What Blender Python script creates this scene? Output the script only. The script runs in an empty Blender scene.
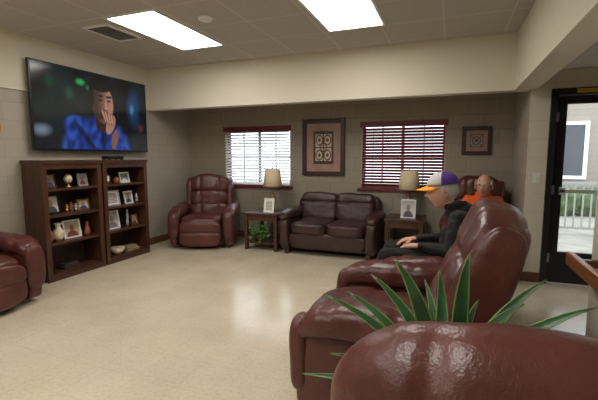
import bpy, bmesh, math, random
from mathutils import Vector, Matrix, Euler, noise
random.seed(7)
D=bpy.data; C=bpy.context
scene=C.scene
COL=scene.collection

def lin(c):
    return tuple(((x/255)/12.92 if x/255<=0.04045 else ((x/255+0.055)/1.055)**2.4) for x in c)

# ------------------------------------------------------------- materials
def nodes(m):
    m.use_nodes=True
    nt=m.node_tree
    return nt,nt.nodes,nt.links,nt.nodes['Principled BSDF']
def mat(name,c,rough=0.6,metal=0.0,bump=0.0,bscale=30.0,var=0.0,vscale=4.0,emit=0.0,sheen=0.0,c2=None,coat=0.0):
    m=D.materials.new(name); nt,N,L,b=nodes(m)
    col=lin(c)
    b.inputs['Base Color'].default_value=(*col,1)
    b.inputs['Roughness'].default_value=rough
    b.inputs['Metallic'].default_value=metal
    if coat: b.inputs['Coat Weight'].default_value=coat
    if sheen: b.inputs['Sheen Weight'].default_value=sheen
    tc=N.new('ShaderNodeTexCoord')
    if var>0 or c2:
        n=N.new('ShaderNodeTexNoise'); n.inputs['Scale'].default_value=vscale; n.inputs['Detail'].default_value=4
        r=N.new('ShaderNodeValToRGB')
        a=tuple(x*(1-var) for x in col); bb=lin(c2) if c2 else tuple(min(1,x*(1+var)) for x in col)
        r.color_ramp.elements[0].position=0.35; r.color_ramp.elements[1].position=0.65
        r.color_ramp.elements[0].color=(*a,1); r.color_ramp.elements[1].color=(*bb,1)
        L.new(tc.outputs['Object'],n.inputs['Vector']); L.new(n.outputs['Fac'],r.inputs['Fac'])
        L.new(r.outputs['Color'],b.inputs['Base Color'])
    if bump>0:
        n2=N.new('ShaderNodeTexNoise'); n2.inputs['Scale'].default_value=bscale; n2.inputs['Detail'].default_value=6
        bp=N.new('ShaderNodeBump'); bp.inputs['Strength'].default_value=bump; bp.inputs['Distance'].default_value=0.01
        L.new(tc.outputs['Object'],n2.inputs['Vector']); L.new(n2.outputs['Fac'],bp.inputs['Height'])
        L.new(bp.outputs['Normal'],b.inputs['Normal'])
    if emit>0:
        b.inputs['Emission Color'].default_value=(*col,1); b.inputs['Emission Strength'].default_value=emit
    return m
def leather(name,c,rough=0.36):
    m=D.materials.new(name); nt,N,L,b=nodes(m)
    col=lin(c); tc=N.new('ShaderNodeTexCoord')
    n=N.new('ShaderNodeTexNoise'); n.inputs['Scale'].default_value=5; n.inputs['Detail'].default_value=5
    r=N.new('ShaderNodeValToRGB')
    r.color_ramp.elements[0].position=0.3; r.color_ramp.elements[1].position=0.7
    r.color_ramp.elements[0].color=(*[x*0.72 for x in col],1); r.color_ramp.elements[1].color=(*[x*1.25 for x in col],1)
    L.new(tc.outputs['Object'],n.inputs['Vector']); L.new(n.outputs['Fac'],r.inputs['Fac']); L.new(r.outputs['Color'],b.inputs['Base Color'])
    w=N.new('ShaderNodeTexNoise'); w.inputs['Scale'].default_value=13; w.inputs['Detail'].default_value=4; w.inputs['Distortion'].default_value=0.3
    v=N.new('ShaderNodeTexVoronoi'); v.inputs['Scale'].default_value=190
    L.new(tc.outputs['Object'],w.inputs['Vector']); L.new(tc.outputs['Object'],v.inputs['Vector'])
    b1=N.new('ShaderNodeBump'); b1.inputs['Strength'].default_value=0.28; b1.inputs['Distance'].default_value=0.03
    b2=N.new('ShaderNodeBump'); b2.inputs['Strength'].default_value=0.15; b2.inputs['Distance'].default_value=0.003
    L.new(w.outputs['Fac'],b1.inputs['Height']); L.new(v.outputs['Distance'],b2.inputs['Height'])
    L.new(b1.outputs['Normal'],b2.inputs['Normal']); L.new(b2.outputs['Normal'],b.inputs['Normal'])
    b.inputs['Roughness'].default_value=rough
    return m
def wood(name,c,rough=0.4,axis='Z'):
    m=D.materials.new(name); nt,N,L,b=nodes(m); col=lin(c)
    tc=N.new('ShaderNodeTexCoord'); mp=N.new('ShaderNodeMapping')
    mp.inputs['Scale'].default_value={'Z':(18,18,1.5),'Y':(18,1.5,18),'X':(1.5,18,18)}[axis]
    n=N.new('ShaderNodeTexNoise'); n.inputs['Scale'].default_value=2; n.inputs['Detail'].default_value=6
    r=N.new('ShaderNodeValToRGB'); r.color_ramp.elements[0].position=0.3; r.color_ramp.elements[1].position=0.7
    r.color_ramp.elements[0].color=(*[x*0.55 for x in col],1); r.color_ramp.elements[1].color=(*[x*1.3 for x in col],1)
    L.new(tc.outputs['Object'],mp.inputs['Vector']); L.new(mp.outputs['Vector'],n.inputs['Vector']); L.new(n.outputs['Fac'],r.inputs['Fac'])
    L.new(r.outputs['Color'],b.inputs['Base Color']); b.inputs['Roughness'].default_value=rough
    return m
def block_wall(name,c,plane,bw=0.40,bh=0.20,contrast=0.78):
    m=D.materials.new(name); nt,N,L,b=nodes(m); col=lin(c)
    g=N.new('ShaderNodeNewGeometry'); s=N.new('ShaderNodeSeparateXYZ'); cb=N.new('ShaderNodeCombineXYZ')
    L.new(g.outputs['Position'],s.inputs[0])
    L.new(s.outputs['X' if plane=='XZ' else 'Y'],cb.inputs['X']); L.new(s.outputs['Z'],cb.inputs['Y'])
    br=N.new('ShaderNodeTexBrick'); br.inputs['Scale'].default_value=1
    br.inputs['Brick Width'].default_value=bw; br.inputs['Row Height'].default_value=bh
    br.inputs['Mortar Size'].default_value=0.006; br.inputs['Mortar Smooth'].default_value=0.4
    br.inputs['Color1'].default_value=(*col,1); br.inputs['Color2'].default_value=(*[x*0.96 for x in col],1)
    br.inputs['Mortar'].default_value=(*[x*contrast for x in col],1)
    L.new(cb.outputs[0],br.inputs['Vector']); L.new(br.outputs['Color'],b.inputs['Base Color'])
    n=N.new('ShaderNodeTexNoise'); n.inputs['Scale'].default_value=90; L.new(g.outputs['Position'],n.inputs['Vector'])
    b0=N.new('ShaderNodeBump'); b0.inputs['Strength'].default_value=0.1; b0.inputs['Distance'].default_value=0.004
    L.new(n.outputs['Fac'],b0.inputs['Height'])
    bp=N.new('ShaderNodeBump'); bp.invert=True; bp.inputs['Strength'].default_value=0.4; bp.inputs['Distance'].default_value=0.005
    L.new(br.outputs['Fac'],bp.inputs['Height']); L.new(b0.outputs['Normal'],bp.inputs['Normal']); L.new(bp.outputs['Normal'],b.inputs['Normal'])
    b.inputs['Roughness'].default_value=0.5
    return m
def grid_mat(name,c,c_line,sx,sy,ox,oy,lw,rough,var=0.03,noise_sc=3,bump=0.1,speck=0.0):
    m=D.materials.new(name); nt,N,L,b=nodes(m); col=lin(c)
    g=N.new('ShaderNodeNewGeometry'); s=N.new('ShaderNodeSeparateXYZ'); L.new(g.outputs['Position'],s.inputs[0])
    def M(op,a,bv=None):
        n=N.new('ShaderNodeMath'); n.operation=op
        if hasattr(a,'links'): L.new(a,n.inputs[0])
        else: n.inputs[0].default_value=a
        if bv is not None:
            if hasattr(bv,'links'): L.new(bv,n.inputs[1])
            else: n.inputs[1].default_value=bv
        return n.outputs[0]
    def line(o,size,off):
        f=M('FRACT',M('DIVIDE',M('SUBTRACT',o,off),size))
        d=M('MINIMUM',f,M('SUBTRACT',1.0,f))
        return M('LESS_THAN',d,lw/size/2)
    ln=M('MAXIMUM',line(s.outputs['X'],sx,ox),line(s.outputs['Y'],sy,oy))
    n=N.new('ShaderNodeTexNoise'); n.inputs['Scale'].default_value=noise_sc; n.inputs['Detail'].default_value=8; L.new(g.outputs['Position'],n.inputs['Vector'])
    r=N.new('ShaderNodeValToRGB'); r.color_ramp.elements[0].position=0.35; r.color_ramp.elements[1].position=0.65
    r.color_ramp.elements[0].color=(*[x*(1-var) for x in col],1); r.color_ramp.elements[1].color=(*[min(1,x*(1+var)) for x in col],1)
    L.new(n.outputs['Fac'],r.inputs['Fac'])
    base=r.outputs['Color']
    if speck:
        n3=N.new('ShaderNodeTexNoise'); n3.inputs['Scale'].default_value=40; n3.inputs['Detail'].default_value=3; L.new(g.outputs['Position'],n3.inputs['Vector'])
        r3=N.new('ShaderNodeValToRGB'); r3.color_ramp.elements[0].position=0.36; r3.color_ramp.elements[1].position=0.52
        k=1-speck
        r3.color_ramp.elements[0].color=(k,k*0.97,k*0.93,1); r3.color_ramp.elements[1].color=(1,1,1,1)
        L.new(n3.outputs['Fac'],r3.inputs['Fac'])
        mm=N.new('ShaderNodeMix'); mm.data_type='RGBA'; mm.blend_type='MULTIPLY'; mm.inputs['Factor'].default_value=1
        L.new(base,mm.inputs['A']); L.new(r3.outputs['Color'],mm.inputs['B']); base=mm.outputs['Result']
    mx=N.new('ShaderNodeMix'); mx.data_type='RGBA'; L.new(ln,mx.inputs['Factor']); L.new(base,mx.inputs['A']); mx.inputs['B'].default_value=(*lin(c_line),1)
    L.new(mx.outputs['Result'],b.inputs['Base Color']); b.inputs['Roughness'].default_value=rough
    if bump:
        n2=N.new('ShaderNodeTexNoise'); n2.inputs['Scale'].default_value=60; L.new(g.outputs['Position'],n2.inputs['Vector'])
        bp=N.new('ShaderNodeBump'); bp.inputs['Strength'].default_value=bump; bp.inputs['Distance'].default_value=0.004
        L.new(n2.outputs['Fac'],bp.inputs['Height']); L.new(bp.outputs['Normal'],b.inputs['Normal'])
    return m

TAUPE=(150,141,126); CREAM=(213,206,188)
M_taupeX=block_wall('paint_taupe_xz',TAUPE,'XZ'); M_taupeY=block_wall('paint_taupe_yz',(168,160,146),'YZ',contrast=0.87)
M_creamX=block_wall('paint_cream_xz',CREAM,'XZ',contrast=0.88); M_creamY=block_wall('paint_cream_yz',CREAM,'YZ',contrast=0.88)
M_beam=mat('plaster_cream',(214,208,190),0.6,bump=0.05,bscale=60)
M_ceil=grid_mat('ceiling_tile',(182,177,169),(198,193,185),0.61,0.61,-3.17,3.0,0.020,0.8,0.05,40,0.3)
M_floor=grid_mat('vinyl_tile',(204,192,170),(186,174,153),0.305,0.305,0,0,0.003,0.18,0.07,2.2,0.02,speck=0.07)
M_base=mat('baseboard_brown',(104,66,42),0.45)
M_leath=leather('leather_burgundy',(84,44,38),0.34)
M_leath2=leather('leather_dark_brown',(60,39,36),0.36)
M_woodd=wood('wood_dark_cherry',(76,46,32),0.38)
M_woodx=wood('wood_dark_cherry_x',(70,42,30),0.38,'Y')
M_woodback=wood('wood_back',(54,33,25),0.5)
M_black=mat('black_plastic',(14,14,15),0.3)
M_blackm=mat('black_metal_paint',(26,27,30),0.4)
M_steel=mat('steel',(180,180,182),0.3,1.0)
M_alu=mat('aluminium_painted',(190,190,188),0.4,0.1)
M_white=mat('white_plastic',(226,226,222),0.5)
M_burg=mat('burgundy_slat',(112,30,40),0.42)
M_wslat=mat('white_slat',(232,234,238),0.5)
M_gold=mat('brass',(190,140,60),0.3,0.9)
M_ceramic=mat('ceramic_cream',(215,200,175),0.35,var=0.2,vscale=15)
M_brownc=mat('ceramic_brown',(140,82,50),0.35,var=0.2,vscale=12)
M_silver=mat('pewter',(190,190,195),0.35,0.6)
M_pot=mat('pot_terracotta',(84,60,48),0.6)
M_soil=mat('soil',(45,32,24),0.95,bump=0.5)
M_pants=mat('trouser_black',(16,16,18),0.85,bump=0.6,bscale=14)
M_hood=mat('hoodie_black',(18,18,20),0.85,bump=1.0,bscale=16,sheen=0.05)
M_orange=mat('shirt_orange',(224,98,36),0.8,bump=0.5,bscale=14)
M_grey=mat('trouser_grey',(70,72,78),0.85,bump=0.5,bscale=14)
M_skin=mat('skin',(204,156,132),0.5,var=0.08,vscale=12)
M_lip=mat('lips',(160,98,88),0.5)
M_eye=mat('eye_white',(225,220,212),0.2); M_iris=mat('iris',(50,35,25),0.2)
M_hair=mat('hair_grey',(180,177,172),0.8,bump=1.0,bscale=90)
M_capw=mat('cap_white',(200,198,198),0.8,bump=0.2,bscale=60)
M_capp=mat('cap_purple',(76,44,130),0.8,bump=0.2,bscale=60)
M_capo=mat('cap_gold',(238,160,46),0.8,bump=0.2,bscale=60)
M_shoe=mat('shoe_black',(25,25,27),0.45)
M_shade=mat('lampshade_linen',(214,196,164),0.8,bump=0.3,bscale=80)
M_lbase=mat('lamp_base_bronze',(130,105,78),0.4,0.3,var=0.3,vscale=20)

# ------------------------------------------------------------- mesh helpers
def empty(name,loc=(0,0,0),rz=0.0,scale=1.0):
    e=D.objects.new(name,None); e.empty_display_size=0.1; COL.objects.link(e)
    e.location=loc; e.rotation_euler=(0,0,math.radians(rz))
    e.scale=(scale,)*3 if not isinstance(scale,tuple) else scale
    return e
def add(name,verts,faces,m,parent=None,smooth=False,mats=None,mi=None):
    me=D.meshes.new(name); me.from_pydata([tuple(v) for v in verts],[],faces)
    for mm in (mats or [m]): me.materials.append(mm)
    if mi:
        for p,i in zip(me.polygons,mi): p.material_index=i
    if smooth:
        for p in me.polygons: p.use_smooth=True
    me.update()
    o=D.objects.new(name,me); COL.objects.link(o)
    if parent: o.parent=parent
    return o
def boxes(name,lst,m,parent=None,bevel=0.0,rot=None,seg=2):
    bm=bmesh.new()
    for (a,b) in lst:
        c=[(a[i]+b[i])/2 for i in range(3)]; s=[abs(b[i]-a[i]) for i in range(3)]
        bmesh.ops.create_cube(bm,size=1,matrix=Matrix.Translation(c)@Matrix.Diagonal((*s,1)))
    if bevel: bmesh.ops.bevel(bm,geom=bm.edges[:],offset=bevel,segments=seg,affect='EDGES',profile=0.7)
    me=D.meshes.new(name); bm.to_mesh(me); bm.free(); me.materials.append(m)
    o=D.objects.new(name,me); COL.objects.link(o)
    if parent: o.parent=parent
    return o
def box(name,a,b,m,parent=None,bevel=0.0): return boxes(name,[(a,b)],m,parent,bevel)
_cache={}
def cubegrid(n):
    if n in _cache: return _cache[n]
    idx={};V=[];F=[]
    def g(p):
        k=tuple(round(x*1e5) for x in p)
        if k not in idx: idx[k]=len(V); V.append(p)
        return idx[k]
    t=[math.tan((-1+2*i/n)*math.pi/4) for i in range(n+1)]
    for ax in range(3):
        for s in (-1,1):
            for i in range(n):
                for j in range(n):
                    q=[]
                    for (a,b) in ((i,j),(i+1,j),(i+1,j+1),(i,j+1)):
                        p=[0,0,0]; p[ax]=s; p[(ax+1)%3]=t[a]; p[(ax+2)%3]=t[b]; q.append(g(tuple(p)))
                    F.append(tuple(q if s>0 else q[::-1]))
    _cache[n]=(V,F); return V,F
def cushion(name,c,h,m,parent=None,e=4.0,n=18,rot=(0,0,0),f=None,wr=0.006,wf=5.0,M=None):
    V,F=cubegrid(n); out=[]
    R=Euler([math.radians(x) for x in rot]).to_matrix()
    sd=Vector((random.random()*50,random.random()*50,0))
    for p in V:
        k=(abs(p[0])**e+abs(p[1])**e+abs(p[2])**e)**(1/e)
        q=Vector((p[0]/k,p[1]/k,p[2]/k))
        nn=q.normalized()
        w=Vector((q[0]*h[0],q[1]*h[1],q[2]*h[2]))
        if f: w=f(q,w)
        if wr: w=w+nn*wr*noise.noise(w*wf+sd)*1.6
        w=R@w+Vector(c)
        if M: w=M@w
        out.append(w)
    return add(name,out,F,m,parent,True)
def lathe(name,prof,m,parent=None,loc=(0,0,0),n=28,smooth=True,mats=None,mf=None):
    V=[];F=[];mi=[]
    for (r,z) in prof:
        for i in range(n):
            a=2*math.pi*i/n; V.append((loc[0]+r*math.cos(a),loc[1]+r*math.sin(a),loc[2]+z))
    for j in range(len(prof)-1):
        for i in range(n):
            F.append((j*n+i,j*n+(i+1)%n,(j+1)*n+(i+1)%n,(j+1)*n+i)); mi.append(mf(j) if mf else 0)
    F.append(tuple(range(n))[::-1]); mi.append(0)
    F.append(tuple(range((len(prof)-1)*n,len(prof)*n))); mi.append(mi[-2])
    return add(name,V,F,m,parent,smooth,mats=mats,mi=mi if mats else None)
def painted(name,o,U,V,nx,ny,fn,parent=None,emit=0.0,rough=0.5):
    o=Vector(o);U=Vector(U);V=Vector(V)
    vs=[];cs=[]
    for j in range(ny+1):
        for i in range(nx+1):
            vs.append(o+U*(i/nx)+V*(j/ny)); cs.append(fn(i/nx,j/ny))
    fs=[(j*(nx+1)+i,j*(nx+1)+i+1,(j+1)*(nx+1)+i+1,(j+1)*(nx+1)+i) for j in range(ny) for i in range(nx)]
    m=D.materials.new(name+'_print'); nt,N,L,b=nodes(m)
    at=N.new('ShaderNodeVertexColor'); at.layer_name='Col'
    b.inputs['Roughness'].default_value=rough
    if emit:
        b.inputs['Base Color'].default_value=(0.01,0.01,0.01,1)
        L.new(at.outputs['Color'],b.inputs['Emission Color']); b.inputs['Emission Strength'].default_value=emit
    else: L.new(at.outputs['Color'],b.inputs['Base Color'])
    ob=add(name,vs,fs,m,parent)
    ca=ob.data.color_attributes.new('Col','FLOAT_COLOR','POINT')
    for i,c in enumerate(cs):
        ca.data[i].color=(*lin(c),1)
    return ob
def mixc(a,b,t): return tuple(a[i]*(1-t)+b[i]*t for i in range(3))
def ell(s,t,cx,cy,rx,ry,k=3.0,rot=0):
    dx=s-cx;dy=t-cy
    if rot:
        c,si=math.cos(rot),math.sin(rot); dx,dy=dx*c+dy*si,-dx*si+dy*c
    return max(0,min(1,(1-(dx/rx)**2-(dy/ry)**2)*k))

# ------------------------------------------------------------- room
XL=-4.48; YB=6.03; YD=4.97; ZC=2.755; ZS=2.14
def holed(name,xs,ys,zs,holes,m,axis):
    A=xs if axis=='X' else ys
    cuts=sorted(set([A[0],A[1]]+[h[0] for h in holes]+[h[1] for h in holes]))
    zc=sorted(set([zs[0],zs[1]]+[h[2] for h in holes]+[h[3] for h in holes]))
    L=[]
    for i in range(len(cuts)-1):
        for j in range(len(zc)-1):
            am=(cuts[i]+cuts[i+1])/2; zm=(zc[j]+zc[j+1])/2
            if any(h[0]<am<h[1] and h[2]<zm<h[3] for h in holes): continue
            if axis=='X': L.append(((cuts[i],ys[0],zc[j]),(cuts[i+1],ys[1],zc[j+1])))
            else: L.append(((xs[0],cuts[i],zc[j]),(xs[1],cuts[i+1],zc[j+1])))
    return boxes(name,L,m)
W1=(-3.74,-2.50,0.92,1.90); W2=(-1.30,-0.08,0.93,1.91)
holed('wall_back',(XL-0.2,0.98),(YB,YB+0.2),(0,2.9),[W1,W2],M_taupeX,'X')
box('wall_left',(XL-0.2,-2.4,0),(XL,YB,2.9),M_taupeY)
box('trim_left_upper',(XL,-2.2,ZS),(XL+0.02,YD,ZC),M_beam)
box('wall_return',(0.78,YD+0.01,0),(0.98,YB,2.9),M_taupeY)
holed('wall_door',(0.785,2.6),(YD,YD+0.2),(0,2.9),[(1.01,1.96,-1,2.10)],M_creamX,'X')
box('wall_right',(0.95,-2.2,0),(1.12,3.25,2.32),M_creamY)
box('wall_right_far',(2.45,-2.2,0),(2.6,YD,2.9),M_creamY)
box('wall_front',(XL-0.2,-2.4,0),(2.6,-2.2,2.9),M_creamX)
box('floor',(XL-0.2,-2.4,-0.1),(2.6,YB+0.2,0),M_floor)
box('ceiling',(XL,-2.2,ZC),(0.70,YD+0.05,ZC+0.1),M_ceil)
box('ceiling_alcove',(XL,YD+0.1,2.45),(0.78,YB,2.55),M_ceil)
box('ceiling_entry',(0.80,-2.2,2.32),(2.45,YD,2.42),M_ceil)
boxes('trim_beam',[((XL+0.001,YD,ZS),(0.785,YD+0.16,ZC)),((0.625,-2.2,ZS),(0.84,YD+0.001,ZC))],M_beam)
boxes('baseboard_left',[((XL,-2.2,0),(XL+0.015,YB,0.11))],M_base)
boxes('baseboard_back',[((XL,YB-0.015,0),(0.78,YB,0.11))],M_base)
boxes('baseboard_right',[((0.765,YD,0),(0.78,YB,0.11)),((0.765,YD-0.015,0),(0.97,YD,0.11)),((0.935,-2.2,0),(0.95,3.25,0.11))],M_base)

# exterior
box('ground_exterior',(-12,YB+0.2,-0.15),(14,24,-0.05),mat('concrete_exterior',(150,148,138),0.9,var=0.15))
box('porch_slab',(0.9,YD+0.2,-0.1),(3.4,YB+0.2,-0.01),mat('porch_concrete',(170,166,158),0.9))
h=empty('neighbor_house',(3.2,13,0))
box('siding',(-3,0,-0.05),(4,3,3.4),block_wall('siding_beige',(150,142,130),'XZ',6,0.16,0.6),h)
boxes('house_window',[((-0.9,-0.05,0.9),(0.2,0,2.3)),((1.2,-0.05,0),(2.1,0,2.1))],mat('house_dark_glass',(60,68,74),0.2),h)
boxes('house_trim',[((-1.0,-0.08,0.8),(0.3,-0.03,0.9)),((-1.0,-0.08,2.3),(0.3,-0.03,2.4)),((-0.4,-0.08,0.9),(-0.32,-0.03,2.3)),((-1.0,-0.08,0.9),(-0.9,-0.03,2.3)),((0.2,-0.08,0.9),(0.3,-0.03,2.3))],M_white,h)
hedge=empty('hedge',(2.6,11.6,-0.06)); M_hedge=mat('hedge_green',(70,92,52),0.8,bump=1.0,bscale=12,var=0.4,vscale=9)
for i in range(7): cushion('bush',(i*0.62-1.2,0.1*(i%2),0.34),(0.42,0.36,0.36),M_hedge,hedge,e=2.3,n=12,wr=0.06,wf=6)
r=empty('porch_railing',(1.9,8.6,-0.05)); M_rail=mat('railing_grey_white',(150,150,148),0.5)
boxes('posts',[((x-0.05,-0.05,0),(x+0.05,0.05,1.05)) for x in (-0.6,0.7,2.0)],M_rail,r,0.004)
boxes('rails',[((-0.6,-0.03,0.95),(2.0,0.03,1.0)),((-0.6,-0.02,0.12),(2.0,0.02,0.16))],M_rail,r)
boxes('balusters',[((-0.5+i*0.13-0.012,-0.012,0.16),(-0.5+i*0.13+0.012,0.012,0.95)) for i in range(19)],M_rail,r)

# ------------------------------------------------------------- windows with blinds
def window(name,w,slat_m,rail_m,tilt,pitch,frame_m):
    r=empty(name,((w[0]+w[1])/2,YB,w[2])); hw=(w[1]-w[0])/2; hh=w[3]-w[2]
    t=0.04
    boxes('frame',[((-hw,0.10,0),(-hw+t,0.15,hh)),((hw-t,0.10,0),(hw,0.15,hh)),((-hw+t,0.10,0),(hw-t,0.15,t)),((-hw+t,0.10,hh-t),(hw-t,0.15,hh)),((-0.02,0.105,t),(0.02,0.145,hh-t)),((-hw+t,0.105,hh/2-0.018),(-0.02,0.145,hh/2+0.018)),((0.02,0.105,hh/2-0.018),(hw-t,0.145,hh/2+0.018)),
       ((-hw/2-0.008,0.115,t),(-hw/2+0.008,0.135,hh/2)),((hw/2-0.008,0.115,t),(hw/2+0.008,0.135,hh/2)),((-hw/2-0.008,0.115,hh/2),(-hw/2+0.008,0.135,hh-t)),((hw/2-0.008,0.115,hh/2),(hw/2+0.008,0.135,hh-t))],frame_m,r)
    boxes('headrail',[((-hw-0.02,-0.035,hh-0.05),(hw+0.02,0.04,hh+0.03))],rail_m,r,0.006)
    boxes('bottom_rail',[((-hw+0.01,-0.01,0.012),(hw-0.01,0.035,0.035))],slat_m,r,0.004)
    V=[];F=[];z=0.05
    while z<hh-0.06:
        a=math.radians(tilt); c,s=math.cos(a)*0.024,math.sin(a)*0.024
        b=len(V); y0=0.012
        for (dy,dz) in ((-c,-s),(c,s),(c,s+0.0025),(-c,-s+0.0025)):
            V.append((-hw+0.012,y0+dy,z+dz)); V.append((hw-0.012,y0+dy,z+dz))
        F+= [(b,b+1,b+3,b+2),(b+2,b+3,b+5,b+4),(b+4,b+5,b+7,b+6),(b+6,b+7,b+1,b),(b,b+2,b+4,b+6),(b+1,b+7,b+5,b+3)]
        z+=pitch
    add('slats',V,F,slat_m,r)
    boxes('ladder_cords',[((x-0.002,-0.016,0.03),(x+0.002,-0.013,hh-0.05)) for x in (-hw*0.7,0,hw*0.7)],slat_m,r)
    boxes('sill',[((-hw-0.05,-0.05,-0.035),(hw+0.05,0.10,0.0))],rail_m,r,0.005)
    return r
window('window_1',W1,M_wslat,M_burg,34,0.048,mat('window_frame_grey',(110,110,112),0.5))
window('window_2',W2,M_burg,M_burg,-50,0.0445,M_white)

# ------------------------------------------------------------- door
r=empty('door_1',(1.01,YD,0))
boxes('frame',[((-0.035,-0.03,0),(0.03,0.12,2.10)),((0.92,-0.03,0),(0.985,0.12,2.10)),((-0.035,-0.03,2.06),(0.985,0.12,2.13))],M_blackm,r,0.004)
boxes('slab',[((0.035,0.03,0.01),(0.13,0.075,2.055)),((0.80,0.03,0.01),(0.915,0.075,2.055)),((0.13,0.03,0.01),(0.80,0.075,0.36)),((0.13,0.03,1.97),(0.80,0.075,2.055))],M_blackm,r)
g=D.materials.new('glass_clear'); nt,N,L,b=nodes(g); b.inputs['Transmission Weight'].default_value=0; b.inputs['Alpha'].default_value=0.08; b.inputs['Roughness'].default_value=0.02
box('glass',(0.13,0.048,0.36),(0.80,0.054,1.97),g,r)
boxes('push_bar',[((0.10,-0.03,1.02),(0.86,0.0,1.06)),((0.10,-0.03,1.0),(0.15,0.03,1.08)),((0.81,-0.03,1.0),(0.86,0.03,1.08))],M_alu,r,0.004)
boxes('hinges',[((0.022,-0.036,z),(0.045,-0.028,z+0.1)) for z in (0.25,1.0,1.78)],M_steel,r)
s=empty('exit_decal',(1.22,YD-0.035,2.075))
painted('decal_face',(-0.02,0,0),(0.22,0,0),(0,0,0.04),44,8,lambda s_,t:(40,36,20) if (int(s_*22)%2==0 and 0.3<t<0.7) else (224,186,40),s)
box('decal_backing',(-0.025,0.001,-0.003),(0.205,0.006,0.043),M_black,s)
r=empty('handrail',(0.80,0.3,0.70))
boxes('rail',[((-0.02,-1.5,-0.045),(0.025,2.9,0.045))],wood('handrail_oak',(150,92,52),0.35,'Y'),r,0.015)
boxes('brackets',[((0.025,y,-0.03),(0.15,y+0.05,0.02)) for y in (-1.0,0.6,2.2,2.75)],M_base,r,0.004)

# ------------------------------------------------------------- ceiling fixtures
M_panel=D.materials.new('light_diffuser'); nt,N,L,b=nodes(M_panel)
b.inputs['Base Color'].default_value=(0.9,0.9,0.9,1); b.inputs['Emission Color'].default_value=(1.0,0.955,0.89,1); b.inputs['Emission Strength'].default_value=13.5
for (x,y) in ((-2.9,3.61),(-0.98,3.58),(-2.9,0.6),(-0.98,0.6),(-2.9,-1.2)):  # first two troffers are in view; last three unseen, added to light the room
    r=empty('ceiling_light_troffer',(x,y,ZC))
    boxes('frame',[((-0.305,-0.61,-0.012),(-0.28,0.61,0)),((0.28,-0.61,-0.012),(0.305,0.61,0)),((-0.28,-0.61,-0.012),(0.28,-0.585,0)),((-0.28,0.585,-0.012),(0.28,0.61,0))],M_white,r)
    box('diffuser',(-0.28,-0.585,-0.008),(0.28,0.585,-0.001),M_panel,r)
r=empty('air_vent',(-3.47,3.38,ZC))
boxes('vent_frame',[((-0.17,-0.25,-0.02),(-0.14,0.25,0)),((0.14,-0.25,-0.02),(0.17,0.25,0)),((-0.14,-0.25,-0.02),(0.14,-0.22,0)),((-0.14,0.22,-0.02),(0.14,0.25,0))],M_white,r,0.003)
boxes('vent_louvers',[((-0.14+i*0.035,-0.22,-0.016),(-0.125+i*0.035,0.22,-0.004)) for i in range(8)],mat('vent_grey',(120,120,118),0.5),r)
box('vent_back',(-0.14,-0.22,-0.003),(0.14,0.22,0),M_black,r)
lathe('smoke_detector',[(0.075,0),(0.075,-0.012),(0.06,-0.03),(0.03,-0.036),(0.001,-0.036)],M_white,None,(-2.28,3.36,ZC))

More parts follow.
